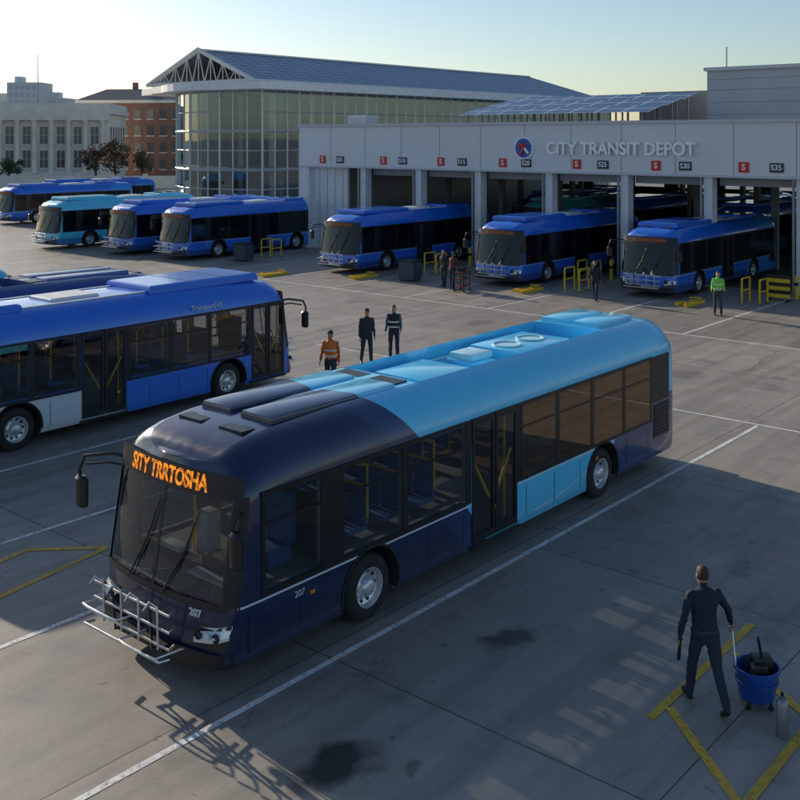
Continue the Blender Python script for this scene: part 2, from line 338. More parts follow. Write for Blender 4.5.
# ------------------------------------------------------------------ bus
W=1.43
FXF={}
def build_bus(name,lv,loc,rz,Lb,wl,wr,dl,dr,axles,detail,roofkind='trough'):
    root=empty(name,loc,rz); w=W
    def rake(x,z,):
        fade=max(0,1-max(x,0)/.9); r=max(0,z-1.05)*.17*fade
        if z<.75: r-=.07*fade
        return r
    tr=.28
    if roofkind=='trough': mid=[(2.6,0,3.2,0),(4.55,0,3.2,0),(4.57,0,3.2,tr),(Lb-2.4,0,3.2,tr),(Lb-2.38,0,3.2,0)]
    else: mid=[(2.6,0,3.2,0),(6,0,3.2,0),(9,0,3.2,0)]
    secs=[(0,-.26,2.84,0),(.04,-.15,2.9,0),(.12,-.06,2.95,0),(.28,-.01,3.01,0),(.6,0,3.08,0),(1.2,0,3.15,0)]+mid+[(Lb-.7,0,3.2,0),(Lb-.25,0,3.16,0),(Lb-.08,-.04,3.08,0),(Lb,-.13,2.96,0)]
    base=[(-.04,.30),(0,.42),(0,1.08),(0,1.9),(-.015,2.5),(-.045,2.66),(-.10,2.8),(-.18,2.93),(-.29,3.05),(-.42,3.14),(-.58,3.2)]
    b=MB(); R=[]
    for x,dw,top,t in secs:
        hw=w+dw; half=[]
        for dy,z in base:
            zz=z if z<=1.9 else 1.9+(z-1.9)*(top-1.9)/1.3
            half.append((hw+dy,zz))
        half.append((hw-.61,top-t)); half.append((hw*.35,top-t+.012 if t else top+.02))
        row=[(-y,z) for y,z in half]+[(y,z) for y,z in reversed(half)]
        R.append([(x+rake(x,z),y,z) for y,z in row])
    n=len(R[0]); vs=[p for r in R for p in r]; fs=[]
    for i in range(len(R)-1):
        for j in range(n):
            k=(j+1)%n; fs.append((i*n+j,i*n+k,(i+1)*n+k,(i+1)*n+j))
    o=(len(R)-1)*n
    for j in range(n//2-1): fs.append((o+j,o+j+1,o+n-2-j,o+n-1-j))
    cols=[-1,-.6,-.2,.2,.6,1]; idx=[]
    for j in range(n//2):
        p=R[0][j]; hw=abs(p[1]); rowi=[j]
        for c in cols[1:-1]:
            vs.append((p[0]-.13*(1-c*c),c*hw,p[2])); rowi.append(len(vs)-1)
        rowi.append(n-1-j); idx.append(rowi)
    for j in range(n//2-1):
        for c in range(5): fs.append((idx[j][c],idx[j+1][c],idx[j+1][c+1],idx[j][c+1]))
    b.add(vs,[f for f in fs],0,True)
    b.add([vs[i] for i in idx[-1]],[tuple(range(6))],0,True); b.add([vs[i] for i in idx[0]],[tuple(range(6))],0,True)
    body=b.obj('body',[LV[lv],liner],root,sharp=32)
    def fx(y,z):
        ay=abs(y); hw=[w-.26,w-.15,w-.06,w-.01,w]; xs=[0,.04,.12,.28,.6]
        if ay<=hw[0]: x=-.13*(1-(ay/hw[0])**2)
        else:
            x=.6
            for i in range(4):
                if ay<=hw[i+1]: t=(ay-hw[i])/(hw[i+1]-hw[i]); x=xs[i]+(xs[i+1]-xs[i])*t; break
        return x+rake(x,z)
    FXF[lv]=fx
    def boolean(c):
        cut=c.obj('cut',[LV[lv],liner],root,recalc=True)
        mo=body.modifiers.new('bo','BOOLEAN'); mo.object=cut; mo.operation='DIFFERENCE'; mo.solver='EXACT'
        baked(body); me=cut.data; D.objects.remove(cut); D.meshes.remove(me)
    c=MB()
    for ax in axles:
        for sg in (-1,1):
            y0,y1=sorted((sg*(w-.55),sg*(w+.3)))
            c.rings([((ax,y0,.5),(.63,0,0),(0,0,.63)),((ax,y1,.5),(.63,0,0),(0,0,.63))],1,40,False)
    boolean(c)
    if detail:
        c=MB(); c.box(.5,Lb-1.0,-(w-.07),w-.07,1.16,2.62,1); boolean(c)
        c=MB()
        c.box(-.6,.75,-(w-.2),w-.2,1.18,2.42,1)
        for ws,sg in ((wl,-1),(wr,1)):
            for x0,x1 in ws:
                y0,y1=sorted((sg*(w-.15),sg*(w+.2))); c.box(x0+.04,x1-.04,y0,y1,1.2,2.44,1)
        boolean(c)
        c=MB()
        for ds,sg in ((dl,-1),(dr,1)):
            for x0,x1 in ds:
                y0,y1=sorted((sg*(w-.9),sg*(w+.2))); c.box(x0+.03,x1-.03,y0,y1,.46,2.46,1)
        if c.v: boolean(c)
    body.data.set_sharp_from_angle(angle=math.radians(32))
    g=MB()
    def patch(mb,zs,ymax,off,mi,nb=24):
        v=[];f=[]
        for z in zs:
            for i in range(nb+1):
                y=-ymax+2*ymax*i/nb; v.append((fx(y,z)-off,y,z))
        for r in range(len(zs)-1):
            for i in range(nb): f.append((r*(nb+1)+i+1,r*(nb+1)+i,(r+1)*(nb+1)+i,(r+1)*(nb+1)+i+1))
        mb.add(v,f,mi,True)
    patch(g,[1.12+1.34*i/6 for i in range(7)],w-.045,.012,0)
    for ws,sg in ((wl,-1),(wr,1)):
        for x0,x1 in ws:
            y=sg*(w+.006)
            mi=1 if (lv=='main' and x0>6.4) else (2 if lv=='main' and sg>0 else 0)
            g.add([(x0+.01,y,1.14),(x1-.01,y,1.14),(x1-.01,y,2.49),(x0+.01,y,2.49)],[(0,1,2,3)[::-sg]],mi)
    for ds,sg in ((dl,-1),(dr,1)):
        for x0,x1 in ds:
            gy=sg*(w+.002); g.add([(x0+.06,gy,.5),(x1-.06,gy,.5),(x1-.06,gy,2.42),(x0+.06,gy,2.42)],[(0,1,2,3)[::-sg]],0)
    g.obj('window_glass',[bglass,bronze,fglass] if detail else [dglass]*3,root,recalc=False)
    t=MB()
    patch(t,[2.44,2.52,2.6,2.68,2.76],w-.06,.018,0)
    patch(t,[1.05,1.14],w-.02,.02,0)
    for s in (-1,1):
        v=[];f=[]
        for i,z in enumerate([1.1,1.4,1.8,2.2,2.5]):
            for y in (w-.16,w-.07,w-.02): v.append((fx(y,z)-.02,s*y,z))
        for i in range(4):
            for k in range(2): f.append((i*3+k,i*3+k+1,i*3+k+4,i*3+k+3))
        t.add(v,f,0,True)
    v=[(fx(y,z)-.02,y,z) for z in (1.12,1.5,2,2.48) for y in (-.025,.025)]
    t.add(v,[(0,1,3,2),(2,3,5,4),(4,5,7,6)],0)
    for ws,ds,sg in ((wl,dl,-1),(wr,dr,1)):
        ya,yb=sorted((sg*(w-.03),sg*(w+.012)))
        allx=sorted(ws)
        for x0,x1 in allx:
            t.box(x0-.03,x0+.035,ya,yb,1.105,2.52); t.box(x1-.035,x1+.03,ya,yb,1.105,2.52)
            t.box(x0+.035,x1-.035,ya,yb,1.105,1.165); t.box(x0+.035,x1-.035,ya,yb,2.46,2.52)
            if x1-x0>1.1 and detail: t.box(x0+.035,x1-.035,ya,yb,2.06,2.09)
        al=sorted(list(ws)+list(ds)); y2,y3=sorted((sg*(w-.03),sg*(w+.008)))
        for (a,b1),(c1,d1) in zip(al,al[1:]):
            if c1-b1>.07: t.box(b1+.02,c1-.02,y2,y3,1.11,2.515)
        t.box(al[-1][1]+.03,Lb-.35,y2,y3,1.5,2.5)
        for x0,x1 in ds:
            ya,yb=sorted((sg*(w-.05),sg*(w+.018)))
            xm=(x0+x1)/2
            for a,bq in ((x0,xm-.012),(xm+.012,x1)):
                t.box(a,a+.07,ya,yb,.4,2.52); t.box(bq-.07,bq,ya,yb,.4,2.52)
                t.box(a+.07,bq-.07,ya,yb,.4,.52); t.box(a+.07,bq-.07,ya,yb,2.4,2.52)
            if detail:
                h=MB()
                for a,bq in ((x0+.12,xm-.1),(x1-.12,xm+.1)):
                    h.tube([(a,sg*(w-.05),1.75),(bq,sg*(w-.05),1.05)],.026,0)
                h.tube([(x0+.1,sg*(w-.2),.5),(x0+.1,sg*(w-.2),2.4)],.02,0); h.tube([(x1-.1,sg*(w-.2),.5),(x1-.1,sg*(w-.2),2.4)],.02,0)
                h.obj('door_grab_rails',[yellowp],root)
                t.box(x0-.05,x1+.05,*sorted((sg*(w-.02),sg*(w+.03))),.3,.36)
    for sg in (-1,1):
        for x in [i*.95+.35 for i in range(int((Lb-.6)/.95))]:
            if any(abs(x-a)<.72 for a in axles): continue
            if any(a-.1<x<bq+.1 for a,bq in (dl if sg<0 else dr)): continue
            t.box(x,x+.012,*sorted((sg*(w-.01),sg*(w+.003))),.44,1.0)
        for i in range(9): t.box(Lb-1.05,Lb-.4,*sorted((sg*(w-.02),sg*(w+.016))),.75+i*.075,.75+i*.075+.045)
        t.box(Lb-1.1,Lb-.35,*sorted((sg*(w-.02),sg*(w+.005))),.72,1.45)
    t.box(Lb-.02,Lb+.02,-.95,.95,1.5,2.5); t.box(Lb-.05,Lb+.12,-1.25,1.25,.35,.6)
    t.box(.7,Lb-.3,-w+.6,w-.6,.2,.31)
    t.obj('trim',[black],root)
    wh=MB()
    A0,A1=math.radians(-17),math.radians(197)
    for ax in axles:
        wh.tube([(ax,-(w-.3),.5),(ax,w-.3,.5)],.09,0,10)
        for sg in (-1,1):
            wh.arc(ax,[(.624,sg*(w-.54)),(.624,sg*(w-.005))],A0,A1)
            wh.arc(ax,[(.01,sg*(w-.535)),(.626,sg*(w-.535))],A0,A1)
            wh.arc(ax,[(.655,sg*(w+.002)),(.655,sg*(w+.018)),(.622,sg*(w+.018)),(.622,sg*(w-.01))],math.radians(-8),math.radians(188))
            o=sg*(w-.04)
            q=lambda d:o-sg*d
            wh.lathe((ax,0,.5),(0,1,0),[(.29,q(.03)),(.31,q(.005)),(.36,q(-.005)),(.42,q(0)),(.47,q(.02)),(.495,q(.06)),(.5,q(.15)),(.495,q(.25)),(.47,q(.29)),(.3,q(.3))],0,40)
            wh.lathe((ax,0,.5),(0,1,0),[(.3,q(.0)),(.285,q(.0)),(.275,q(.03)),(.265,q(.09)),(.2,q(.12)),(.16,q(.1)),(.13,q(.06)),(.12,q(.0)),(.09,q(-.02)),(0,q(-.02))],1,36)
            for i in range(10):
                an=2*math.pi*i/10
                p=Vector((ax+.225*math.cos(an),q(.1),.5+.225*math.sin(an)))
                wh.lathe(p,(0,1,0),[(.0,sg*.004),(.028,sg*.004),(.028,-sg*.02)],0,10)
                an+=.31; p=Vector((ax+.145*math.cos(an),q(.06),.5+.145*math.sin(an)))
                wh.lathe(p,(0,1,0),[(.014,-.02),(.014,sg*.03),(0,sg*.03)],1,6)
    wh.obj('wheels',[rubber,alu],root,recalc=False,sharp=50)
    la=MB()
    for s in (-1,1):
        v=[];f=[]
        for i,z in enumerate((.62,.68,.76,.80)):
            for k,y in enumerate((w-.52,w-.4,w-.25,w-.13,w-.05)):
                dz=.02*k; v.append((fx(y,z)-.028,s*y,z+dz))
        for i in range(3):
            for k in range(4): f.append((i*5+k,i*5+k+1,i*5+k+6,i*5+k+5))
        la.add(v,f,0,True)
        v=[];f=[]
        for z in (.56,.86):
            for y in (w-.56,w-.4,w-.25,w-.1,w-.03): v.append((fx(y,z)-.016,s*y,z+.0))
        for k in range(4): f.append((k,k+1,k+6,k+5))
        la.add(v,f,1,True)
        for yy in (w-.44,w-.3,w-.17): la.lathe((fx(yy,.73)-.03,s*yy,.735),(-1,0,0),[(.062,-.01),(.062,.012),(.05,.014),(.045,0),(0,-.004)],1 if yy!=w-.3 else 0,16)
        la.box(Lb-.01,Lb+.02,s*1.2-.06,s*1.2+.06,.9,1.4,2)
        for x in (1.5,6.0,9.5): la.box(x,x+.09,*sorted((s*(w-.01),s*(w+.015))),.85,.9,3)
    la.obj('lamps',[lampg,black,mat('tail_red',(.4,.01,.01),.3),mat('marker_amber',(.7,.25,.02),.3)],root,recalc=False)
    mi=MB()
    patch(mi,[.32,.4,.52],w-.03,.03,0)
    for y in (-.25,.55):
        mi.tube([(fx(y,1.1)-.05,y,1.1),(fx(y-.35,1.75)-.045,y-.35,1.75),(fx(y-.45,2.1)-.045,y-.45,2.1)],.014,0,6)
        mi.tube([(fx(y-.25,1.4)-.05,y-.2,1.38),(fx(y-.5,2.25)-.04,y-.5,2.25)],.01,0,6)
    fx0=-.02
    mi.tube([(.4,w-.12,2.5),(.25,w+.1,2.55),(fx0+.02,w+.45,2.5),(fx0-.04,w+.5,2.3),(fx0-.02,w+.5,2.15)],.03,0,8)
    mi.tube([(.35,w-.08,2.38),(.2,w+.12,2.42),(fx0+.04,w+.42,2.38)],.02,0,8)
    mi.rings([((fx0,w+.5,1.72),(.04,0,0),(0,.09,0)),((fx0,w+.5,1.75),(.07,0,0),(0,.14,0)),((fx0,w+.5,2.15),(.08,0,0),(0,.14,0)),((fx0,w+.5,2.2),(.04,0,0),(0,.09,0))],0,14)
    mi.tube([(.3,-w+.05,2.3),(.1,-w-.12,2.3),(.0,-w-.16,2.2)],.022,0,8)
    mi.rings([((.0,-w-.17,1.72),(.04,0,0),(0,.08,0)),((.0,-w-.17,1.75),(.07,0,0),(0,.12,0)),((.0,-w-.17,2.15),(.08,0,0),(0,.12,0)),((.0,-w-.17,2.2),(.04,0,0),(0,.08,0))],0,14)
    mi.obj('mirrors_and_wipers',[black],root)
    r=MB()
    for y in (-.72,.2): r.box(.85,1.1,y,y+.5,3.04,3.15,1)
    if roofkind=='trough':
        r.cbox(1.35,4.1,-.78,-.12,3.14,3.27,.06,0); r.cbox(1.35,4.1,.12,.78,3.14,3.27,.06,0)
        z=2.93
        for x0,x1,y0,y1,h in ((5.1,6.5,-.55,.6,.16),(6.9,7.5,-.3,.35,.14),(8.0,9.9,-.6,.6,.2)):
            r.cbox(x0,x1,y0,y1,z,z+h,.04,0)
        r.cbox(6.95,7.6,-.25,.3,z+.14,z+.26,.03,2)
        for x in (8.45,9.3): r.lathe((x,0,z+.2),(0,0,1),[(.3,0),(.3,.03),(.26,.03),(.26,.005),(0,.005)],2,24,False)
        for y in (-.66,.66): r.tube([(4.7,y,z+.05),(Lb-2.5,y,z+.05)],.025,2,6)
        r.cbox(Lb-2.25,Lb-.75,-.72,-.08,3.15,3.31,.05,0); r.cbox(Lb-2.25,Lb-.75,.08,.72,3.15,3.31,.05,0)
        r.box(4.15,4.5,-.7,-.1,3.15,3.225,1); r.box(4.15,4.5,.1,.7,3.15,3.225,1)
        for x in [4.9+i*1.25 for i in range(6)]:
            for sg in (-1,1): r.box(x,x+.012,*sorted((sg*.87,sg*(w-.57))),3.13,3.204,1)
    else:
        r.cbox(1.0,4.8,-1.0,1.0,3.15,3.36,.1,0); r.cbox(6.0,7.4,-.5,.5,3.15,3.28,.05,2); r.cbox(8.4,10.6,-.95,.95,3.15,3.34,.1,0)
        for x in (2.2,3.4): r.box(x,x+.015,-.9,.9,3.15,3.365,1)
        for x in (9.0,10.0): r.lathe((x,0,3.34),(0,0,1),[(.32,0),(.32,.03),(.28,.03),(.28,.005),(0,.005)],1,24,False)
        for y in (-.8,.8): r.box(4.8,8.4,y-.04,y+.04,3.18,3.23,2)
    r.obj('roof_equipment',[LV[lv],black,white if lv!='main' else mat('roof_pale_cyan',(.4,.68,.78),.45)],root)
    if detail or lv!='left':
        k=MB()
        k.box(-.35,.0,-.5,.5,.42,.5,1)
        for y in (-.42,.42): k.tube([(-.1,y,.46),(-.45,y,.5),(-.5,y,1.08)],.022,1)
        for z in (.62,.84,1.06): k.tube([(-.38,-.8,z),(-.5,-.85,z),(-.5,.85,z),(-.38,.8,z)],.02,0)
        for zz,yo in ((.56,-.5),(.8,.35)):
            k.tube([(-.28,yo-.35,zz),(-.72,yo-.35,zz+.03),(-.74,yo-.2,zz+.03),(-.74,yo+.3,zz+.03),(-.72,yo+.45,zz+.03),(-.28,yo+.45,zz)],.018,0)
        for y in (-.62,-.2,.2,.62): k.tube([(-.5,y,.56),(-.52,y,1.12),(-.6,y+.06,1.2),(-.66,y+.1,1.1)],.016,0)
        k.tube([(-.5,-.85,.5),(-.66,-.85,.52),(-.66,.85,.52),(-.5,.85,.5)],.02,0)
        k.obj('bike_rack',[steel,black],root)
    if detail:
        q=MB()
        for x in [2.5+.82*i for i in range(int((Lb-4)/.82))]:
            for sg,ds in ((-1,dl),(1,dr)):
                if any(a-.5<x<bq+.2 for a,bq in ds): continue
                for yy in (.55,1.02):
                    y0,y1=sorted((sg*yy-.2,sg*yy+.2))
                    q.box(x,x+.42,y0,y1,1.3,1.38,1); q.cbox(x+.38,x+.45,y0,y1,1.36,1.95,.03,1)
                q.tube([(x+.42,sg*.36,1.16),(x+.42,sg*.36,2.6)],.026,2,6)
                q.tube([(x+.41,sg*.36,1.97),(x+.41,sg*1.2,1.97)],.024,2,6)
                q.tube([(x+.41,sg*1.24,1.5),(x+.41,sg*1.24,2.3),(x+.1,sg*1.0,2.35)],.022,2,6)
        for sg in (-1,1): q.tube([(1.6,sg*.45,2.3),(Lb-1.3,sg*.45,2.3)],.026,2,6)
        sd=-1 if lv=='main' else 1
        q.box(.5,.68,-(w-.25),w-.25,1.16,1.27,3)
        q.cbox(.5,.8,sd*.7-.42,sd*.7+.42,1.25,1.45,.06,3)
        q.lathe((.86,sd*.7,1.52),(-.5,0,1),[(.2,-.015),(.235,-.015),(.235,.015),(.2,.015),(.2,-.015)],3,24)
        q.tube([(.65,sd*.7,1.3),(.86,sd*.7,1.52)],.03,3); q.tube([(.86,sd*.7-.2,1.52),(.86,sd*.7+.2,1.52)],.015,3)
        q.cbox(1.15,1.6,sd*.7-.25,sd*.7+.25,1.16,1.42,.05,1); q.cbox(1.55,1.69,sd*.7-.24,sd*.7+.24,1.4,2.15,.05,1)
        q.box(1.85,1.89,*sorted((sd*1.25,sd*.3)),1.16,2.1,3)
        q.cbox(.9,1.15,*sorted((-.1*sd,-.35*sd)),1.16,1.8,.04,4)
        q.tube([(.95,-.45*sd,1.16),(.95,-.45*sd,2.6)],.02,2,6)
        q.box(.3,.5,-1.0,-.2,1.2,1.24,4); q.cbox(.55,.75,.3,.75,1.27,1.34,.02,4)
        q.obj('interior',[greyint,seatm,yellowp,mat('dash_black',(.05,.05,.055),.6),mat('farebox_grey',(.5,.52,.52),.5)],root)
    return root
GL=[(.42,1.42),(1.82,3.2),(3.26,4.85),(6.5,7.7),(7.76,9.0),(9.06,10.3),(10.36,11.55)]
GR=[(.5,1.5),(1.82,3.2),(3.26,4.85),(4.91,6.44),(6.5,7.7),(7.76,9.0),(9.06,10.3),(10.36,11.55)]
sh=lambda l,d:[(a+d,b+d) for a,b in l]
mb=build_bus('city_bus','main',(8.78,11.87,0),0,13.1,[(.62,1.75)]+sh(GL[1:],.34),[(.62,1.75)]+sh(GR[1:],.34),[(5.34,6.69)],[],[2.8,9.79],True)
m,nt,out=newmat('led_amber'); p=N(nt,'ShaderNodeBsdfPrincipled'); L(nt,p.outputs[0],out.inputs[0])
p.inputs['Base Color'].default_value=(.3,.08,.0,1); p.inputs['Emission Color'].default_value=(1,.3,.02,1)
tc=N(nt,'ShaderNodeTexCoord').outputs['Object']; vo=N(nt,'ShaderNodeTexVoronoi'); vo.inputs['Scale'].default_value=42; vo.inputs['Randomness'].default_value=0
L(nt,tc,vo.inputs['Vector']); L(nt,mapr(nt,vo.outputs['Distance'],.3,.55,1.5,.3),p.inputs['Emission Strength'])
led=m
ledd=mat('led_dim',(.6,.14,.02),.5)
def curved_front_text(body,size,yc,zc,sx,m,off,parent,lv,name,bold=.006):
    t=text(name,body,size,(0,0,0),(1,0,0),(0,1,0),m,None,.003,bold)
    dg=C.evaluated_depsgraph_get(); dg.update(); me=D.meshes.new_from_object(t.evaluated_get(dg)); D.objects.remove(t)
    fx=FXF[lv]
    for v in me.vertices:
        y=yc-v.co.x*sx; z=zc+v.co.y; v.co=Vector((fx(y,z)-off-v.co.z,y,z))
    o=D.objects.new(name,me); SC.collection.objects.link(o); o.parent=parent
curved_front_text('SITY TRRTOSHA',.31,.05,2.6,.76,led,.028,mb,'main','destination_text',.008)
curved_front_text('207',.14,-.85,.96,1,white,.012,mb,'main','fleet_number')
text('side_fleet_number','207',.13,(1.3,-W-.002,.93),(1,0,0),(0,0,1),white,mb,.002)
lwr=[(1.72,3.1),(3.16,4.4),(4.46,5.72),(7.2,8.4),(8.46,9.7),(9.76,11)]
lb=build_bus('city_bus','left',(21.3,23.8,0),math.pi,12.2,GR[:],lwr,[],[(.36,1.6),(5.82,7.1)],[2.45,8.8],True,'boxes')
text('operator_text','TransportNY',.2,(3.2,W-.01,2.68),(-1,0,0),(0,-.25,.968),white,lb,.004)
text('side_sign_text','18 DOWNTOWN',.15,(2.45,W+.012,2.3),(-1,0,0),(0,0,1),ledd,lb,.002)
def dup(src,name,loc,rz):
    e=empty(name,loc,rz)
    for c in src.children:
        o=c.copy(); SC.collection.objects.link(o); o.parent=e
    return e
bb=build_bus('city_bus','blue',(40.3,38.8,0),0,12.2,GL,GR,[(5.0,6.35)],[],[2.46,9.0],False,'boxes')
tb=build_bus('city_bus','teal',(36.7,62.1,0),0,11.5,GL[:-1]+[(10.36,10.9)],GR[:-1]+[(10.36,10.9)],[(5.0,6.35)],[],[2.46,8.6],False,'boxes')
nb=build_bus('city_bus','navy',(20.0,27.6,0),math.pi,12.2,GL,GR,[],[],[2.46,9.0],False,'trough')
curved_front_text('18 DOWNTOWN',.24,0,2.6,.9,ledd,.028,bb,'blue','destination_text',.004)
for (x,y,rz) in [(42,29.5,0),(43.4,22.1,0),(37.8,55.5,0),(38.2,50.6,0),(44.7,82.5,0),(52,89,0),(62,33.5,.0),(60,25,0),(64,41.5,0),(62,18,0),(66,29,0)]:
    dup(bb,'city_bus',(x,y,0),rz)
dup(tb,'city_bus',(17.8,32.9,0),math.pi); dup(tb,'city_bus',(57,37,0),0)
# ------------------------------------------------------------------ ground
m,nt,out=newmat('concrete_yard'); p=N(nt,'ShaderNodeBsdfPrincipled'); L(nt,p.outputs[0],out.inputs[0])
pos=N(nt,'ShaderNodeNewGeometry').outputs['Position']
c=mixc(nt,mapr(nt,noise_n(nt,pos,.12,5),.3,.7,0,1),(.28,.25,.215),(.42,.37,.31))
c=mixc(nt,mapr(nt,noise_n(nt,pos,1.3,6,.65),.35,.7,0,.6),c,(.2,.18,.16))
c=mixc(nt,mapr(nt,noise_n(nt,pos,45,3,.7),.3,.7,0,.5),c,(.4,.355,.305))
br=N(nt,'ShaderNodeTexBrick',offset=0,squash=1); L(nt,pos,br.inputs['Vector'])
br.inputs['Scale'].default_value=1; br.inputs['Brick Width'].default_value=5.2; br.inputs['Row Height'].default_value=5.2; br.inputs['Mortar Size'].default_value=.014; br.inputs['Mortar Smooth'].default_value=.1
br.inputs['Color1'].default_value=(1,1,1,1); br.inputs['Color2'].default_value=(.8,.8,.82,1); br.inputs['Mortar'].default_value=(.32,.31,.3,1); br.inputs['Bias'].default_value=0
c=mixc(nt,1.0,c,br.outputs[0],'MULTIPLY')
st=noise_n(nt,scalevec(nt,pos,(.09,1.6,1)),1,4,.6)
c=mixc(nt,mapr(nt,st,.48,.72,0,.55),c,(.11,.1,.092))
c=mixc(nt,mapr(nt,noise_n(nt,pos,.55,5,.7),.56,.72,0,.6),c,(.1,.092,.084))
c=mixc(nt,mapr(nt,noise_n(nt,pos,3.2,3,.6),.66,.72,0,.55),c,(.08,.074,.068))
nz=N(nt,'ShaderNodeTexNoise'); nz.inputs['Scale'].default_value=2.2; nz.inputs['Detail'].default_value=5; L(nt,pos,nz.inputs['Vector'])
add=N(nt,'ShaderNodeVectorMath',operation='MULTIPLY_ADD'); L(nt,nz.outputs['Color'],add.inputs[0]); add.inputs[1].default_value=(.7,.7,0); L(nt,pos,add.inputs[2])
vc=N(nt,'ShaderNodeTexVoronoi',feature='DISTANCE_TO_EDGE'); vc.inputs['Scale'].default_value=.16; L(nt,add.outputs[0],vc.inputs['Vector'])
ck=math_n(nt,'MULTIPLY',mapr(nt,vc.outputs['Distance'],.0,.0025,1,0),mapr(nt,noise_n(nt,pos,.2,2),.45,.55,0,.7),True)
c=mixc(nt,ck,c,(.05,.045,.04))
for sx,sy,rx,ry,k in ((8.65,8.35,.62,.36,.92),(12.5,8.55,.55,.3,.75),(9.2,7.6,.2,.15,.5),(17,7,.5,.3,.4),(14.3,17.5,.5,.3,.5),(30,14,.8,.5,.4),(33,24,.9,.5,.4)):
    sb=N(nt,'ShaderNodeVectorMath',operation='SUBTRACT'); L(nt,add.outputs[0],sb.inputs[0]); sb.inputs[1].default_value=(sx+.35,sy+.35,0)
    dv=N(nt,'ShaderNodeVectorMath',operation='MULTIPLY'); L(nt,sb.outputs[0],dv.inputs[0]); dv.inputs[1].default_value=(1/rx,1/ry,0)
    ln=N(nt,'ShaderNodeVectorMath',operation='LENGTH'); L(nt,dv.outputs[0],ln.inputs[0])
    c=mixc(nt,mapr(nt,ln.outputs['Value'],.55,1.15,k,0),c,(.018,.016,.015))
L(nt,c,p.inputs['Base Color']); L(nt,mapr(nt,noise_n(nt,pos,.9,4),.3,.7,.42,.68),p.inputs['Roughness'])
b=N(nt,'ShaderNodeBump'); b.inputs['Strength'].default_value=.35; b.inputs['Distance'].default_value=.01
L(nt,noise_n(nt,pos,60,3),b.inputs['Height']); L(nt,b.outputs[0],p.inputs['Normal'])
yardm=m
g=MB(); g.add([(-3000,-3000,-.02),(3000,-3000,-.02),(3000,3000,-.02),(-3000,3000,-.02)],[(0,1,2,3)]); g.obj('ground',[mat('asphalt_ground',(.18,.17,.155),.9,vscale=.05,var=.3)])
g=MB(); g.add([(-40,-40,0),(160,-40,0),(160,125,0),(-40,125,0)],[(0,1,2,3)]); g.obj('depot_yard_pavement',[yardm])
def paint(name,col):
    m,nt,out=newmat(name); p=N(nt,'ShaderNodeBsdfPrincipled'); pos=N(nt,'ShaderNodeNewGeometry').outputs['Position']
    p.inputs['Roughness'].default_value=.7
    L(nt,mixc(nt,mapr(nt,noise_n(nt,pos,2,4),.3,.7,0,.5),col,tuple(x*.6 for x in col)),p.inputs['Base Color'])
    tr=N(nt,'ShaderNodeBsdfTransparent'); mx=N(nt,'ShaderNodeMixShader')
    f=math_n(nt,'MAXIMUM',mapr(nt,noise_n(nt,pos,9,6,.75),.5,.66,0,.75),mapr(nt,noise_n(nt,pos,.8,3),.5,.7,0,.4))
    L(nt,f,mx.inputs[0]); L(nt,p.outputs[0],mx.inputs[1]); L(nt,tr.outputs[0],mx.inputs[2]); L(nt,mx.outputs[0],out.inputs[0]); return m
wp=paint('worn_white_paint',(.84,.83,.8)); yp=paint('worn_yellow_paint',(.78,.46,.05))
def lines(name,segs,wd,m,z):
    g=MB()
    for i,(x0,y0,x1,y1) in enumerate(segs):
        d=Vector((x1-x0,y1-y0,0)); n=Vector((-d.y,d.x,0)).normalized()*wd/2
        a=Vector((x0,y0,z+.0005*(i%5)));bq=Vector((x1,y1,z+.0005*(i%5)))
        g.add([a-n,bq-n,bq+n,a+n],[(0,1,2,3)])
    return g.obj(name,[m])
lines('white_lane_markings',[(-8,10.08,25.8,10.08),(-8,13.95,25.8,13.95),(-8,17.5,25.8,17.5),(-8,21.3,25.8,21.3),(25.9,-4,25.9,26),(36,5,36,48)]+
      [(36.1,y,47.5,y) for y in (16.9,21.3,25.8,30.5,35.3,39.9,44.3)]+[(34,y,50,y) for y in (48.2,53.2,58.6,65)]+[(27,8.0,36,8)],.1,wp,.005)
lines('yellow_floor_markings',[(11.9,6.03,15.2,6.03),(12.3,5.95,11.0,4.5),(11.0,4.45,14.5,4.45),(13.2,4.5,14.2,5.9),(11.0,4.4,9.6,3.0),
      (6.4,16.2,9.6,16.9),(6.8,15.2,10.6,15.9),(9.6,16.9,10.6,15.9),(3,16.5,6.8,15.2)],.12,yp,.009)
# ------------------------------------------------------------------ depot
concw=mat('painted_panel_grey',(.54,.55,.57),.6,var=.06,vscale=.4)
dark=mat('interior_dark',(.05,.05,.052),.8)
fasc=mat('fascia_panel',(.64,.66,.69),.45,.1,var=.05,vscale=.3)
colm=mat('column_paint',(.68,.68,.69),.55,var=.08)
seam=mat('panel_seam',(.26,.26,.27),.7)
redm=mat('sign_red',(.6,.03,.02),.5); darks=mat('sign_dark',(.03,.035,.05),.5); signw=mat('sign_white',(.92,.93,.95),.4)
depot=empty('transit_depot_building')
cols=[49.6,44.3,39.75,35.3,30.5,25.9,21.35,16.85,12.2,7.6,3.0,-2]
FX=48.2
g=MB()
g.box(FX,FX+.9,-2.2,49.9,5.5,8.04,0)
g.box(FX-.12,FX+1,-2.3,50.02,8.04,8.2,1)
g.box(FX-.05,FX+.95,-2.25,49.97,5.38,5.5,1)
for y in range(-1,50,3): g.box(FX-.006,FX,y,y+.03,5.52,8.02,2)
g.obj('fascia',[fasc,concw,seam],depot)
g=MB()
for y in cols[1:]: 
    g.box(FX+.1,FX+.7,y-.22,y+.22,0,5.38,0)
    g.box(FX-.02,FX+.1,y+.26,y+.36,0,5.38,2)
g.box(FX+.05,FX+.8,49.1,49.9,0,5.38,0)
g.box(FX+.4,FX+.6,45.9,49.1,0,5.38,0)
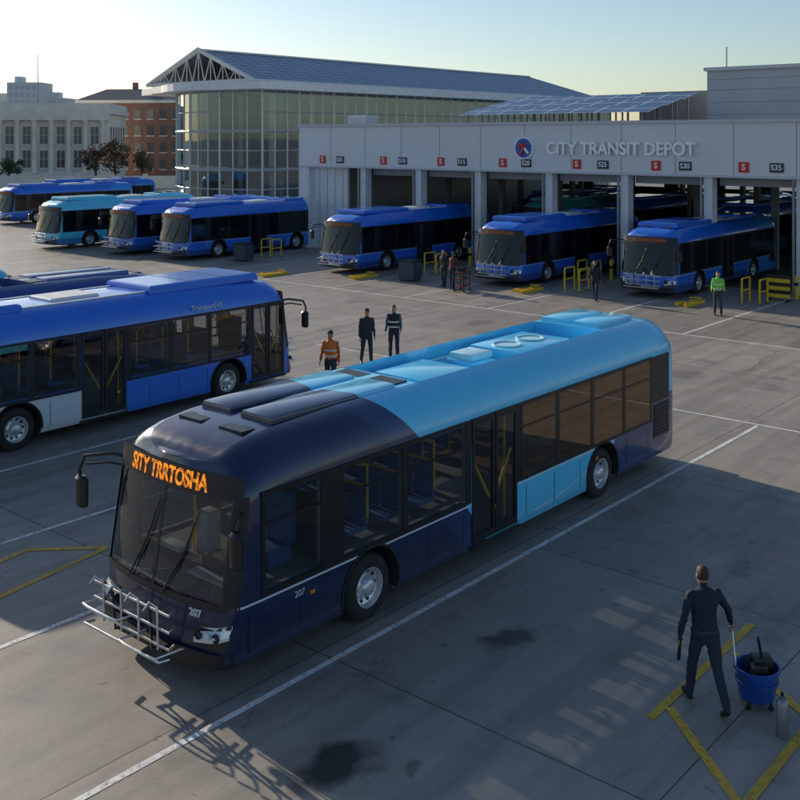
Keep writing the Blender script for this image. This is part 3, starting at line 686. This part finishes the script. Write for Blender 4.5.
for y in range(4): g.box(FX+.38,FX+.4,46.3+y*.7,46.33+y*.7,0,5.3,2)
g.obj('columns',[colm,yellowp,seam],depot,bevel=.02)
g=MB()
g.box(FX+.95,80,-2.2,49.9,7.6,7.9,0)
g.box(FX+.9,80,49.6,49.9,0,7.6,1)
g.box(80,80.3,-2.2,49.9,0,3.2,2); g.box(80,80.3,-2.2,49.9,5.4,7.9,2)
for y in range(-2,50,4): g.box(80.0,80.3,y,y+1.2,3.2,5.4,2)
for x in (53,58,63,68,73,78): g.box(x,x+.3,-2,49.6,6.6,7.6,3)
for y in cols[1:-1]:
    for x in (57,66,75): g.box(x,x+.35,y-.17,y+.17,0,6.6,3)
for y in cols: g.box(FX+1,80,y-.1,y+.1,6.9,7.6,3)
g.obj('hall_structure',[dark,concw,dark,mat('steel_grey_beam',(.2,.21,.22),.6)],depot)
g=MB()
for a,bq in zip(cols[1:-1],cols[2:]): g.box(FX+.8,FX+1.25,bq+.3,a-.3,4.95,5.6,0)
g.obj('roller_door_housings',[mat('roller_grey',(.25,.26,.27),.5)],depot)
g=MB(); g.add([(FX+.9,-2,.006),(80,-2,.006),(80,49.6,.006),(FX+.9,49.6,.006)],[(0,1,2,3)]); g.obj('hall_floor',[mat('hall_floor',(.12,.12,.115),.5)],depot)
text('sign_lettering','CITY TRANSIT DEPOT',.92,(FX-.1,26.2,6.72),(0,-1,0),(0,0,1),signw,depot,.06,.025,.95)
LZ=6.74
g=MB(); g.lathe((FX,32.0,LZ),(-1,0,0),[(.62,0),(.62,.1),(0,.1)],0,32,False)
g.lathe((FX-.1,32.0,LZ),(-1,0,0),[(.54,.0),(.54,.02),(0,.02)],1,32,False)
g.tube([(FX-.13,32.2,LZ-.4),(FX-.13,31.95,LZ),(FX-.13,32.1,LZ+.3)],.09,2); g.tube([(FX-.13,31.95,LZ),(FX-.13,31.65,LZ-.3)],.08,0); g.tube([(FX-.13,32.35,LZ+.1),(FX-.13,31.8,LZ+.15)],.07,2)
g.obj('logo',[signw,mat('logo_blue',(.02,.1,.4),.4),redm],depot)
k=5
for y in cols[:-1]:
    g=MB(); g.box(FX-.05,FX,y-2.1,y-1.6,5.65,6.15,0); g.box(FX-.05,FX,y-3.75,y-3.1,5.68,6.12,1); g.obj('bay_number_plates',[redm,darks],depot)
    text('bay_number','S',.42,(FX-.06,y-1.85,5.9),(0,-1,0),(0,0,1),signw,depot,.005,.006)
    text('bay_number','S%02d'%k,.36,(FX-.06,y-3.42,5.9),(0,-1,0),(0,0,1),signw,depot,.005,.005); k+=5
def solar_mat():
    m,nt,out=newmat('solar_panel'); p=N(nt,'ShaderNodeBsdfPrincipled'); L(nt,p.outputs[0],out.inputs[0])
    tc=N(nt,'ShaderNodeTexCoord').outputs['UV']
    br=N(nt,'ShaderNodeTexBrick',offset=0); L(nt,tc,br.inputs['Vector']); br.inputs['Scale'].default_value=1
    br.inputs['Brick Width'].default_value=1.7; br.inputs['Row Height'].default_value=1.05; br.inputs['Mortar Size'].default_value=.05
    br.inputs['Color1'].default_value=(.04,.085,.18,1); br.inputs['Color2'].default_value=(.06,.115,.23,1); br.inputs['Mortar'].default_value=(.5,.54,.6,1)
    L(nt,br.outputs[0],p.inputs['Base Color']); p.inputs['Roughness'].default_value=.35; return m
SOL=solar_mat()
def quad_uv(name,pts,m,parent):
    a,b_,c_,d_=[Vector(q) for q in pts]
    me=D.meshes.new(name); me.from_pydata([a,b_,c_,d_],[],[(0,1,2,3)]); uv=me.uv_layers.new()
    w1=(b_-a).length;w2=(c_-d_).length;h=(d_-a).length
    for i,q in enumerate(((0,0),(w1,0),((w1+w2)/2,h),(0,h))): uv.data[i].uv=q
    me.materials.append(m); o=D.objects.new(name,me); SC.collection.objects.link(o); o.parent=parent
    return o
g=MB()
for i in range(3):
    x=52.2+i*2.2
    quad_uv('solar_row',[(x,26.5,8.75+i*.42),(x,39.6,8.75+i*.42),(x+1.9,39.6,9.2+i*.42),(x+1.9,26.5,9.2+i*.42)],SOL,depot)
    for y in range(27,40,2): g.box(x+.2,x+.28,y,y+.08,8.0,8.78+i*.42); g.box(x+1.7,x+1.78,y,y+.08,8.0,9.14+i*.42)
g.box(60,66,25.5,31,8,10.2); g.box(61,63,21,23.8,8,9.6)
g.obj('solar_supports',[mat('roof_grey_metal',(.3,.31,.33),.5)],depot)
blk=empty('rooftop_office_block')
g=MB(); g.box(56,80,-2,24.8,7.9,11.1,0); g.box(55.85,80.1,-2.1,24.95,11.1,11.3,1)
for z in (8.6,9.3,10.0,10.6): g.box(55.99,56,-2,24.8,z,z+.02,2)
g.tube([(58,24.5,11.3),(58,24.5,12.6)],.04,2); g.cbox(60,63,10,14,11.3,12.1,.05,1)
g.obj('walls',[concw,colm,seam],blk)
g=MB()
for x,y,w_,h in ((50.5,46,1.2,.8),(51.5,12,1.5,1.0),(51,6,1.2,.9)): g.cbox(x,x+w_,y,y+w_*1.4,8.0,8.0+h,.05)
g.obj('rooftop_vents',[colm],depot)
# ------------------------------------------------------------------ glass building
gb=empty('glass_terminal_building')
gmat=glass('curtain_glass',(.6,.68,.68),.14,.02,(.75,.9,1),.05)
mull=mat('mullion',(.5,.52,.53),.4,.3)
pl=[]
for i in range(13):
    t=i/12; y=97-18*t; x=71+3*(1-t)**2-3.2*math.sin(math.pi*t)*.9
    pl.append((x,y))
xx=71
while xx<142: xx+=1.75; pl.append((xx,79))
ZT=12.2
g=MB()
for (a,bq) in zip(pl,pl[1:]): g.add([(a[0],a[1],0),(bq[0],bq[1],0),(bq[0],bq[1],ZT),(a[0],a[1],ZT)],[(0,1,2,3)])
g.obj('glazing',[gmat],gb,recalc=False)
g=MB()
for i,(x,y) in enumerate(pl): g.tube([(x,y,0),(x,y,ZT)],.10 if i%3 else .16,0,4)
for z in (.3,2,4,6,8,10,12):
    g.tube([(x,y,z) for x,y in pl],.07 if z not in (4,8) else .14,0,4)
g.obj('mullions',[mull],gb)
g=MB()
for z in (4,8):
    pts=[(x+.4,y+ (.0 if y>79.5 else .4)) for x,y in pl[:13]]+[(142,79.4),(142,97)]
    n=len(pts); g.add([(x,y,z-.2) for x,y in pts]+[(x,y,z+.2) for x,y in pts],[tuple(range(n))[::-1],tuple(range(n,2*n))]+[(i,(i+1)%n,n+(i+1)%n,n+i) for i in range(n)],0)
g.box(84,84.3,79.5,97,0,12,1); g.box(72,142,90,90.3,0,12,1); g.box(142,142.3,79,97,0,12.2,1); g.box(74.5,142,97,97.3,0,12.2,1)
for x in (75,81,90,99,108,117,126):
    for y in (82,87): g.tube([(x,y,0),(x,y,12)],.3,2,10)
for i in range(10): g.box(76+i*5,76.8+i*5,84,88.5,2.9,3.0,3); g.box(76+i*5,76.8+i*5,81,84,7,7.1,3)
for i in range(14): 
    x=75+random.random()*40; z=random.choice((.0,4.2,8.2)); g.box(x,x+1.5,82.5+random.random()*4,84+random.random()*4,z,z+1+random.random()*1.2,1)
g.obj('floors_and_core',[mat('slab',(.5,.5,.5),.7),mat('core_wall',(.4,.42,.44),.8),colm,mat('ceiling_fitting',(.7,.7,.65),.5)],gb)
g=MB()
pts=[(x-2.2,y+(2.2 if i==0 else 0)+ (1.5 if i<3 else 0)) for i,(x,y) in enumerate(pl[:12])]+[(pl[12][0]-2.4,76.6),(143,76.6),(143,99),(75,99.5)]
n=len(pts); g.add([(x,y,ZT) for x,y in pts]+[(x,y,ZT+.75) for x,y in pts],[tuple(range(n))[::-1],tuple(range(n,2*n))]+[(i,(i+1)%n,n+(i+1)%n,n+i) for i in range(n)],0)
g.obj('roof_slab',[mat('roof_edge_white',(.78,.79,.8),.5)],gb)
rz,ez=16.7,13.2
quad_uv('solar_roof_slope',[(70,79.3,ez),(142,79.3,ez),(134,88,rz),(70,88,rz)],SOL,gb)
quad_uv('roof_slope_back',[(142,96.7,ez),(70,96.7,ez),(70,88,rz),(134,88,rz)],mat('roof_grey_metal',(.3,.31,.33),.5),gb)
g=MB(); g.add([(142,79.3,ez),(142,96.7,ez),(134,88,rz)],[(0,1,2)],0); 
g.tube([(69.9,79,ez),(69.9,88,rz+.1),(69.9,97,ez)],.22,0,6); g.tube([(69.9,79,ez),(69.9,97,ez)],.2,0,6)
top=lambda y: ez+(rz-ez)*(1-abs(y-88)/9)
for i in range(9):
    y0=79+2*i; y1=y0+2; ym=y0+1
    g.tube([(70,y0,ez),(70,ym,top(ym)),(70,y1,ez)],.08,0,5); g.tube([(70,ym,ez),(70,ym,top(ym))],.06,0,5)
for x in range(70,136,8):
    g.tube([(x,79.4,ez-.1),(x,88,rz-.15),(x,96.6,ez-.1)],.1,0,5)
g.tube([(70,88,rz+.05),(134,88,rz+.05)],.12,0,6); g.tube([(69.5,79.1,ez),(142,79.1,ez)],.14,0,6)
g.obj('roof_truss',[mat('truss_paint',(.75,.73,.68),.5)],gb)
# ------------------------------------------------------------------ town on the left
CX=Vector((.649,-.761)); CY=Vector((.761,.649))
def W2(s,d): return CX*s+CY*d
def town(name,s0,d,yaw):
    p=W2(s0,d); return empty(name,(p.x,p.y,0),math.atan2(CX.y,CX.x)+yaw)
stone=mat('pale_stone',(.78,.73,.63),.8,var=.12,vscale=.4); wdark=mat('window_dark_glass',(.1,.11,.12),.1,coat=.5)
t=town('classical_stone_building',-95,168,.12); Wd=46
g=MB(); g.box(0,Wd,1.5,22,0,11.4,0); g.box(-.6,Wd+.6,.3,22.5,11.4,12.1,0); g.box(-.3,Wd+.3,.6,22.2,12.1,13.2,0); g.box(-.5,Wd+.5,-.6,1.5,0,1.6,0)
g.box(-.3,Wd+.3,.2,1.6,10.3,11.4,0)
n=16
for i in range(n+1):
    x=.8+i*(Wd-1.6)/n; g.rings([((x,.6,1.6),(.55,0,0),(0,.55,0)),((x,.6,2.0),(.42,0,0),(0,.42,0)),((x,.6,9.8),(.35,0,0),(0,.35,0)),((x,.6,10.3),(.55,0,0),(0,.55,0))],0,12)
    if i<n:
        xm=x+(Wd-1.6)/n/2
        for z0,z1 in ((2.3,5.2),(6.3,9.2)): g.box(xm-.62,xm+.62,1.42,1.5,z0,z1,1); g.box(xm-.75,xm+.75,1.3,1.5,z0-.25,z0,0); g.box(xm-.04,xm+.04,1.38,1.42,z0,z1,0); g.box(xm-.62,xm+.62,1.38,1.42,(z0+z1)/2,(z0+z1)/2+.08,0)
for j in range(6):
    for z0,z1 in ((2.3,5.2),(6.3,9.2)): g.box(Wd,Wd+.05,4+j*3,5.2+j*3,z0,z1,1)
g.obj('facade',[stone,wdark],t)
brick=mat('red_brick',(.28,.15,.11),.9,var=.25,vscale=1.2)
t=town('brick_office_building',-64,205,-.1); Wd=22
g=MB(); g.box(0,Wd,0,18,0,14.2,0); g.box(-.4,Wd+.4,-.4,18.4,14.2,14.8,1)
g.add([(-.4,-.4,14.8),(Wd+.4,-.4,14.8),(Wd+.4,18.4,14.8),(-.4,18.4,14.8),(4,5,17.2),(Wd-4,5,17.2),(Wd-4,13,17.2),(4,13,17.2)],[(0,1,5,4),(1,2,6,5),(2,3,7,6),(3,0,4,7),(4,5,6,7)],2)
for i in range(8):
    for z in (1.2,4.5,7.8,11.1): g.box(1.2+i*2.6,2.5+i*2.6,-.05,.0,z,z+1.9,3); g.box(1.05+i*2.6,2.65+i*2.6,-.15,0,z-.2,z,1)
g.box(9,9.9,6,7,16,18.6,0)
g.obj('walls',[brick,stone,mat('slate',(.18,.17,.17),.8),wdark],t)
hz=mat('hazy_far_facade',(.78,.77,.75),.95,var=.05,vscale=.05); hzw=mat('hazy_far_window',(.6,.61,.62),.6)  # distance haze painted in as pale wall and window colours, no volume
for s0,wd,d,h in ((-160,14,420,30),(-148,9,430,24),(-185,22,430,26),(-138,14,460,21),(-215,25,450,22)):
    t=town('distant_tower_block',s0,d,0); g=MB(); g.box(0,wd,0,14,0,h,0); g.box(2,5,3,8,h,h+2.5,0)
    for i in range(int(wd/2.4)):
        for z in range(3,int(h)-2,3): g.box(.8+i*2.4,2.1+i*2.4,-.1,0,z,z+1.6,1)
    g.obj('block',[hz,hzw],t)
t=town('radio_mast',-141,402,0); g=MB()
g.tube([(0,0,0),(0,0,40)],[.35,.12],0,6); g.tube([(-1.2,0,30),(1.2,0,30)],.1,0,5); g.obj('mast',[mat('mast_grey',(.3,.3,.3),.6)],t)
p0=W2(-95,150)
t=empty('perimeter_wall',(p0.x,p0.y,0),math.atan2(CX.y,CX.x)); g=MB(); g.box(0,64,0,.4,0,1.6,0); g.box(-.1,64.1,-.1,.5,1.6,1.8,0)
for i in range(14): g.box(i*4.8,i*4.8+.6,-.12,.52,0,2.1,0)
g.obj('wall',[stone],t)
leafm=mat('foliage',(.07,.075,.03),.8,var=.45,vscale=1.5); bark=mat('bark',(.09,.06,.04),.9)
def tree(name,x,y,h,r,seed,col=None):
    rnd=random.Random(seed); t=empty(name,(x,y,0)); g=MB()
    g.tube([(0,0,0),(.05,.02,h*.3),(0,.1,h*.55),(.1,0,h*.85)],[r*.09,r*.07,r*.05,r*.015],0,7)
    cl=[]
    for i in range(9):
        a=rnd.random()*6.28; z0=h*(.28+.4*rnd.random()); rr=r*(.5+.4*rnd.random()); z1=z0+h*.22
        e=(math.cos(a)*rr,math.sin(a)*rr,z1); g.tube([(0,0,z0),(e[0]*.5,e[1]*.5,z0+h*.1),e],[r*.04,r*.025,r*.01],0,5); cl.append(e)
    for i in range(14):
        a=rnd.random()*6.28; u=rnd.random(); z=h*(.4+.55*u); rr=r*.8*math.sin(math.pi*min(1,(.25+.7*u)))*rnd.random()**.5; cl.append((math.cos(a)*rr,math.sin(a)*rr,z))
    g.obj('trunk_and_limbs',[bark],t)
    g=MB()
    for c_ in cl:
        R_=r*(.22+.2*rnd.random())
        for k in range(70):
            v=Vector((rnd.gauss(0,1),rnd.gauss(0,1),rnd.gauss(0,.8))).normalized()*R_*rnd.random()**.4; p=Vector(c_)+v
            s=r*.035*(1+rnd.random()); d1=Vector((rnd.gauss(0,1),rnd.gauss(0,1),rnd.gauss(0,1))).normalized(); d2=d1.orthogonal().normalized()
            g.add([p-d1*s-d2*s*.6,p+d1*s-d2*s*.6,p+d1*s+d2*s*.6,p-d1*s+d2*s*.6],[(0,1,2,3)])
    g.obj('crown',[col or leafm],t,recalc=False)
autumn=mat('autumn_foliage',(.13,.08,.035),.8,var=.4,vscale=1.5)
for i,(s,d,h,r,cm) in enumerate(((-42,152,7.0,2.6,autumn),(-38.5,154,5.5,2.0,leafm),(-46,156,6,2.4,autumn),(-70,158,5,2.2,leafm),(-58,153,4.5,2,leafm))):
    p=W2(s,d); tree('street_tree',p.x,p.y,h,r,i,cm)
g=MB(); rnd=random.Random(3)
hzl=mat('hazy_trees',(.28,.28,.24),.95,var=.25,vscale=.1)  # foliage colour paled to paint in the distance haze
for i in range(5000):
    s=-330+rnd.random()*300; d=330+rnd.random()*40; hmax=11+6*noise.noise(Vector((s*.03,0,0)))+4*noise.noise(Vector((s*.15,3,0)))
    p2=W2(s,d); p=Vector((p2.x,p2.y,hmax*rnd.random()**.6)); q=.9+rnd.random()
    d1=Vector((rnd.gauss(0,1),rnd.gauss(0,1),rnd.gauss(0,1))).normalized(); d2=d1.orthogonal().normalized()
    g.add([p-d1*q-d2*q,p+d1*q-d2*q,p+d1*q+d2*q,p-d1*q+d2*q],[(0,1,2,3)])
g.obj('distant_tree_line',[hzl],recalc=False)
# ------------------------------------------------------------------ props
blu=mat('bucket_blue_plastic',(.01,.07,.32),.35,coat=.2)
BL=Vector((13.1,5.13,0))
t=empty('mop_bucket',BL,HD)
# hand of the worker expressed in the bucket's own frame, so the pull handle really ends in the hand
hw_=Matrix.Rotation(MANROT,4,'Z')@hands[1]+Vector((12.62,5.62,0)); hb_=Matrix.Rotation(-HD,4,'Z')@(hw_-BL)
g=MB(); g.lathe((0,0,.1),(0,0,1),[(0,0),(.2,0),(.22,.02),(.27,.36),(.29,.37),(.29,.41),(.27,.41),(.255,.38),(.21,.05),(0,.04)],0,32)
g.lathe((0,0,.1),(0,0,1),[(.255,.2),(.27,.21),(.275,.24),(.262,.25)],0,32)
for a in range(4):
    an=a*math.pi/2+.7; x,y=.2*math.cos(an),.2*math.sin(an); g.tube([(x,y,.12),(x,y,.07)],.015,1); g.lathe((x,y,.035),(1,0,0),[(0,-.012),(.035,-.012),(.035,.012),(0,.012)],1,14)
g.cbox(-.05,.14,-.2,.05,.4,.62,.03,1); g.tube([(.05,-.08,.6),(.02,-.02,.86)],.018,1); g.box(-.2,-.02,-.08,.16,.42,.56,1)
g.tube([(-.02,.27,.46),(hb_.x*.6-.01,.27+(hb_.y-.27)*.6,.46+(hb_.z-.46)*.7),(hb_.x-.07,hb_.y,hb_.z),(hb_.x+.07,hb_.y,hb_.z)],.012,2)
g.tube([(-.05,.1,.4),(-.22,.2,.72)],.035,1)
g.obj('bucket',[blu,black,steel],t)
t=empty('steel_canister',(12.6,4.62,0)); g=MB(); g.lathe((0,0,0),(0,0,1),[(0,0),(.07,0),(.075,.02),(.075,.4),(.06,.44),(.04,.46),(.04,.5),(0,.5)],0,24); g.tube([(0,0,.49),(0,0,.54)],.02,1); g.obj('can',[mat('dull_steel',(.3,.31,.33),.45,.8),black],t)
def hoop(x,y,rz=0,n=2):
    t=empty('yellow_guard_rail',(x,y,0),rz); g=MB()
    for i in range(n): g.tube([(0,i*.8,0),(0,i*.8,1.0),(.06,i*.8,1.08),(.84,i*.8,1.08),(.9,i*.8,1.0),(.9,i*.8,0)],.045,0,10); g.tube([(0,i*.8,.55),(.9,i*.8,.55)],.035,0,8)
    for q in (0,.9): g.lathe((q,0,0),(0,0,1),[(.1,0),(.1,.02),(0,.02)],1,14)
    g.obj('rails',[yellowp,black],t)
for x,y in ((42.7,46.8),(43.2,34.3),(44.5,17.3),(42.6,25.2),(45.5,43.5),(45.5,26.2)): hoop(x,y)
t=empty('striped_barrier',(46.2,16.6,0),-.0); g=MB()
for i in range(6): g.box(-.05,.05,0,1.0,.15+i*.17,.15+(i+1)*.17,i%2)
for y in (.05,.9): g.box(-.3,.3,y,y+.06,0,.08,1); g.box(-.03,.03,y,y+.05,.08,.15,1)
g.obj('panel',[yellowp,black],t)
for x,y in ((40.3,46.4),(40.2,33.4)):
    t=empty('equipment_bin',(x,y,0),.1); g=MB(); g.cbox(0,.8,0,.9,.1,1.0,.05,0); g.box(-.03,.83,-.03,.93,1.0,1.06,1)
    for a in ((.1,.1),(.7,.1),(.1,.8),(.7,.8)): g.lathe((a[0],a[1],.05),(1,0,0),[(0,-.03),(.05,-.03),(.05,.03),(0,.03)],1,12)
    g.obj('bin',[mat('bin_grey',(.05,.06,.08),.6),black],t)
t=empty('tool_cart',(39.0,29.3,0),.3); g=MB()
for z in (.25,.6,.9): g.cbox(0,.9,0,.5,z,z+.05,.02,0)
for a in ((0,0),(.87,0),(0,.47),(.87,.47)): g.box(a[0],a[0]+.03,a[1],a[1]+.03,.1,.95,1); g.lathe((a[0],a[1],.06),(0,1,0),[(0,-.02),(.06,-.02),(.06,.02),(0,.02)],1,12)
g.cbox(.2,.6,.1,.4,.95,1.15,.02,1); g.obj('cart',[mat('cart_dark_red',(.15,.03,.03),.5),black],t)
for x,y in ((38.9,36.2),(40.5,27.0),(41.8,19.4),(36.5,40.5)):
    t=empty('wheel_stop',(x,y,0)); g=MB(); g.cbox(0,1.8,0,.18,0,.14,.03,0); g.cbox(.2,.9,.5,.68,0,.14,.03,0); g.tube([(0,.09,.2),(1.6,.09,.22),(1.6,.6,.2)],.03,0); g.tube([(0,.09,.05),(0,.09,.2)],.03,0); g.tube([(1.6,.6,0),(1.6,.6,.2)],.03,0); g.obj('kerb',[yellowp],t)
for y in (17.6,22.5,27,31.3,36,40.6):
    t=empty('safety_bollard',(47.3,y-.9,0)); g=MB(); g.lathe((0,0,0),(0,0,1),[(.1,0),(.1,1.0),(.07,1.06),(0,1.08)],0,16); g.lathe((0,0,0),(0,0,1),[(.102,.6),(.102,.75)],1,16); g.obj('post',[yellowp,black],t)
# ------------------------------------------------------------------ light & camera
el=math.radians(19); sd=Vector((.128,.99,0)).normalized()*math.cos(el)+Vector((0,0,math.sin(el)))
w_=D.worlds.new('World'); SC.world=w_; w_.use_nodes=True; nt=w_.node_tree
sky=nt.nodes.new('ShaderNodeTexSky'); sky.sky_type='NISHITA'; sky.sun_disc=False; sky.sun_elevation=el; sky.sun_rotation=math.atan2(sd.x,sd.y); sky.dust_density=.7; sky.air_density=1.0; sky.ozone_density=2.5
nt.nodes['Background'].inputs[1].default_value=.125; nt.links.new(sky.outputs[0],nt.nodes['Background'].inputs[0])
sl=D.lights.new('sun','SUN'); sl.energy=5; sl.angle=math.radians(.5); sl.color=(1,.88,.7); so=D.objects.new('sun',sl); SC.collection.objects.link(so)
so.rotation_euler=sd.to_track_quat('Z','Y').to_euler()
cd=D.cameras.new('camera'); cam=D.objects.new('camera',cd); SC.collection.objects.link(cam); cam.location=(0,0,7.3)
cam.rotation_euler=(math.pi/2,0,-math.atan2(.761,.649)); cd.sensor_width=36; cd.lens=46.44; cd.shift_y=-.3275; cd.clip_end=6000; cd.clip_start=.1
SC.camera=cam
SC.view_settings.view_transform='Standard'; SC.view_settings.look='None'; SC.view_settings.exposure=0
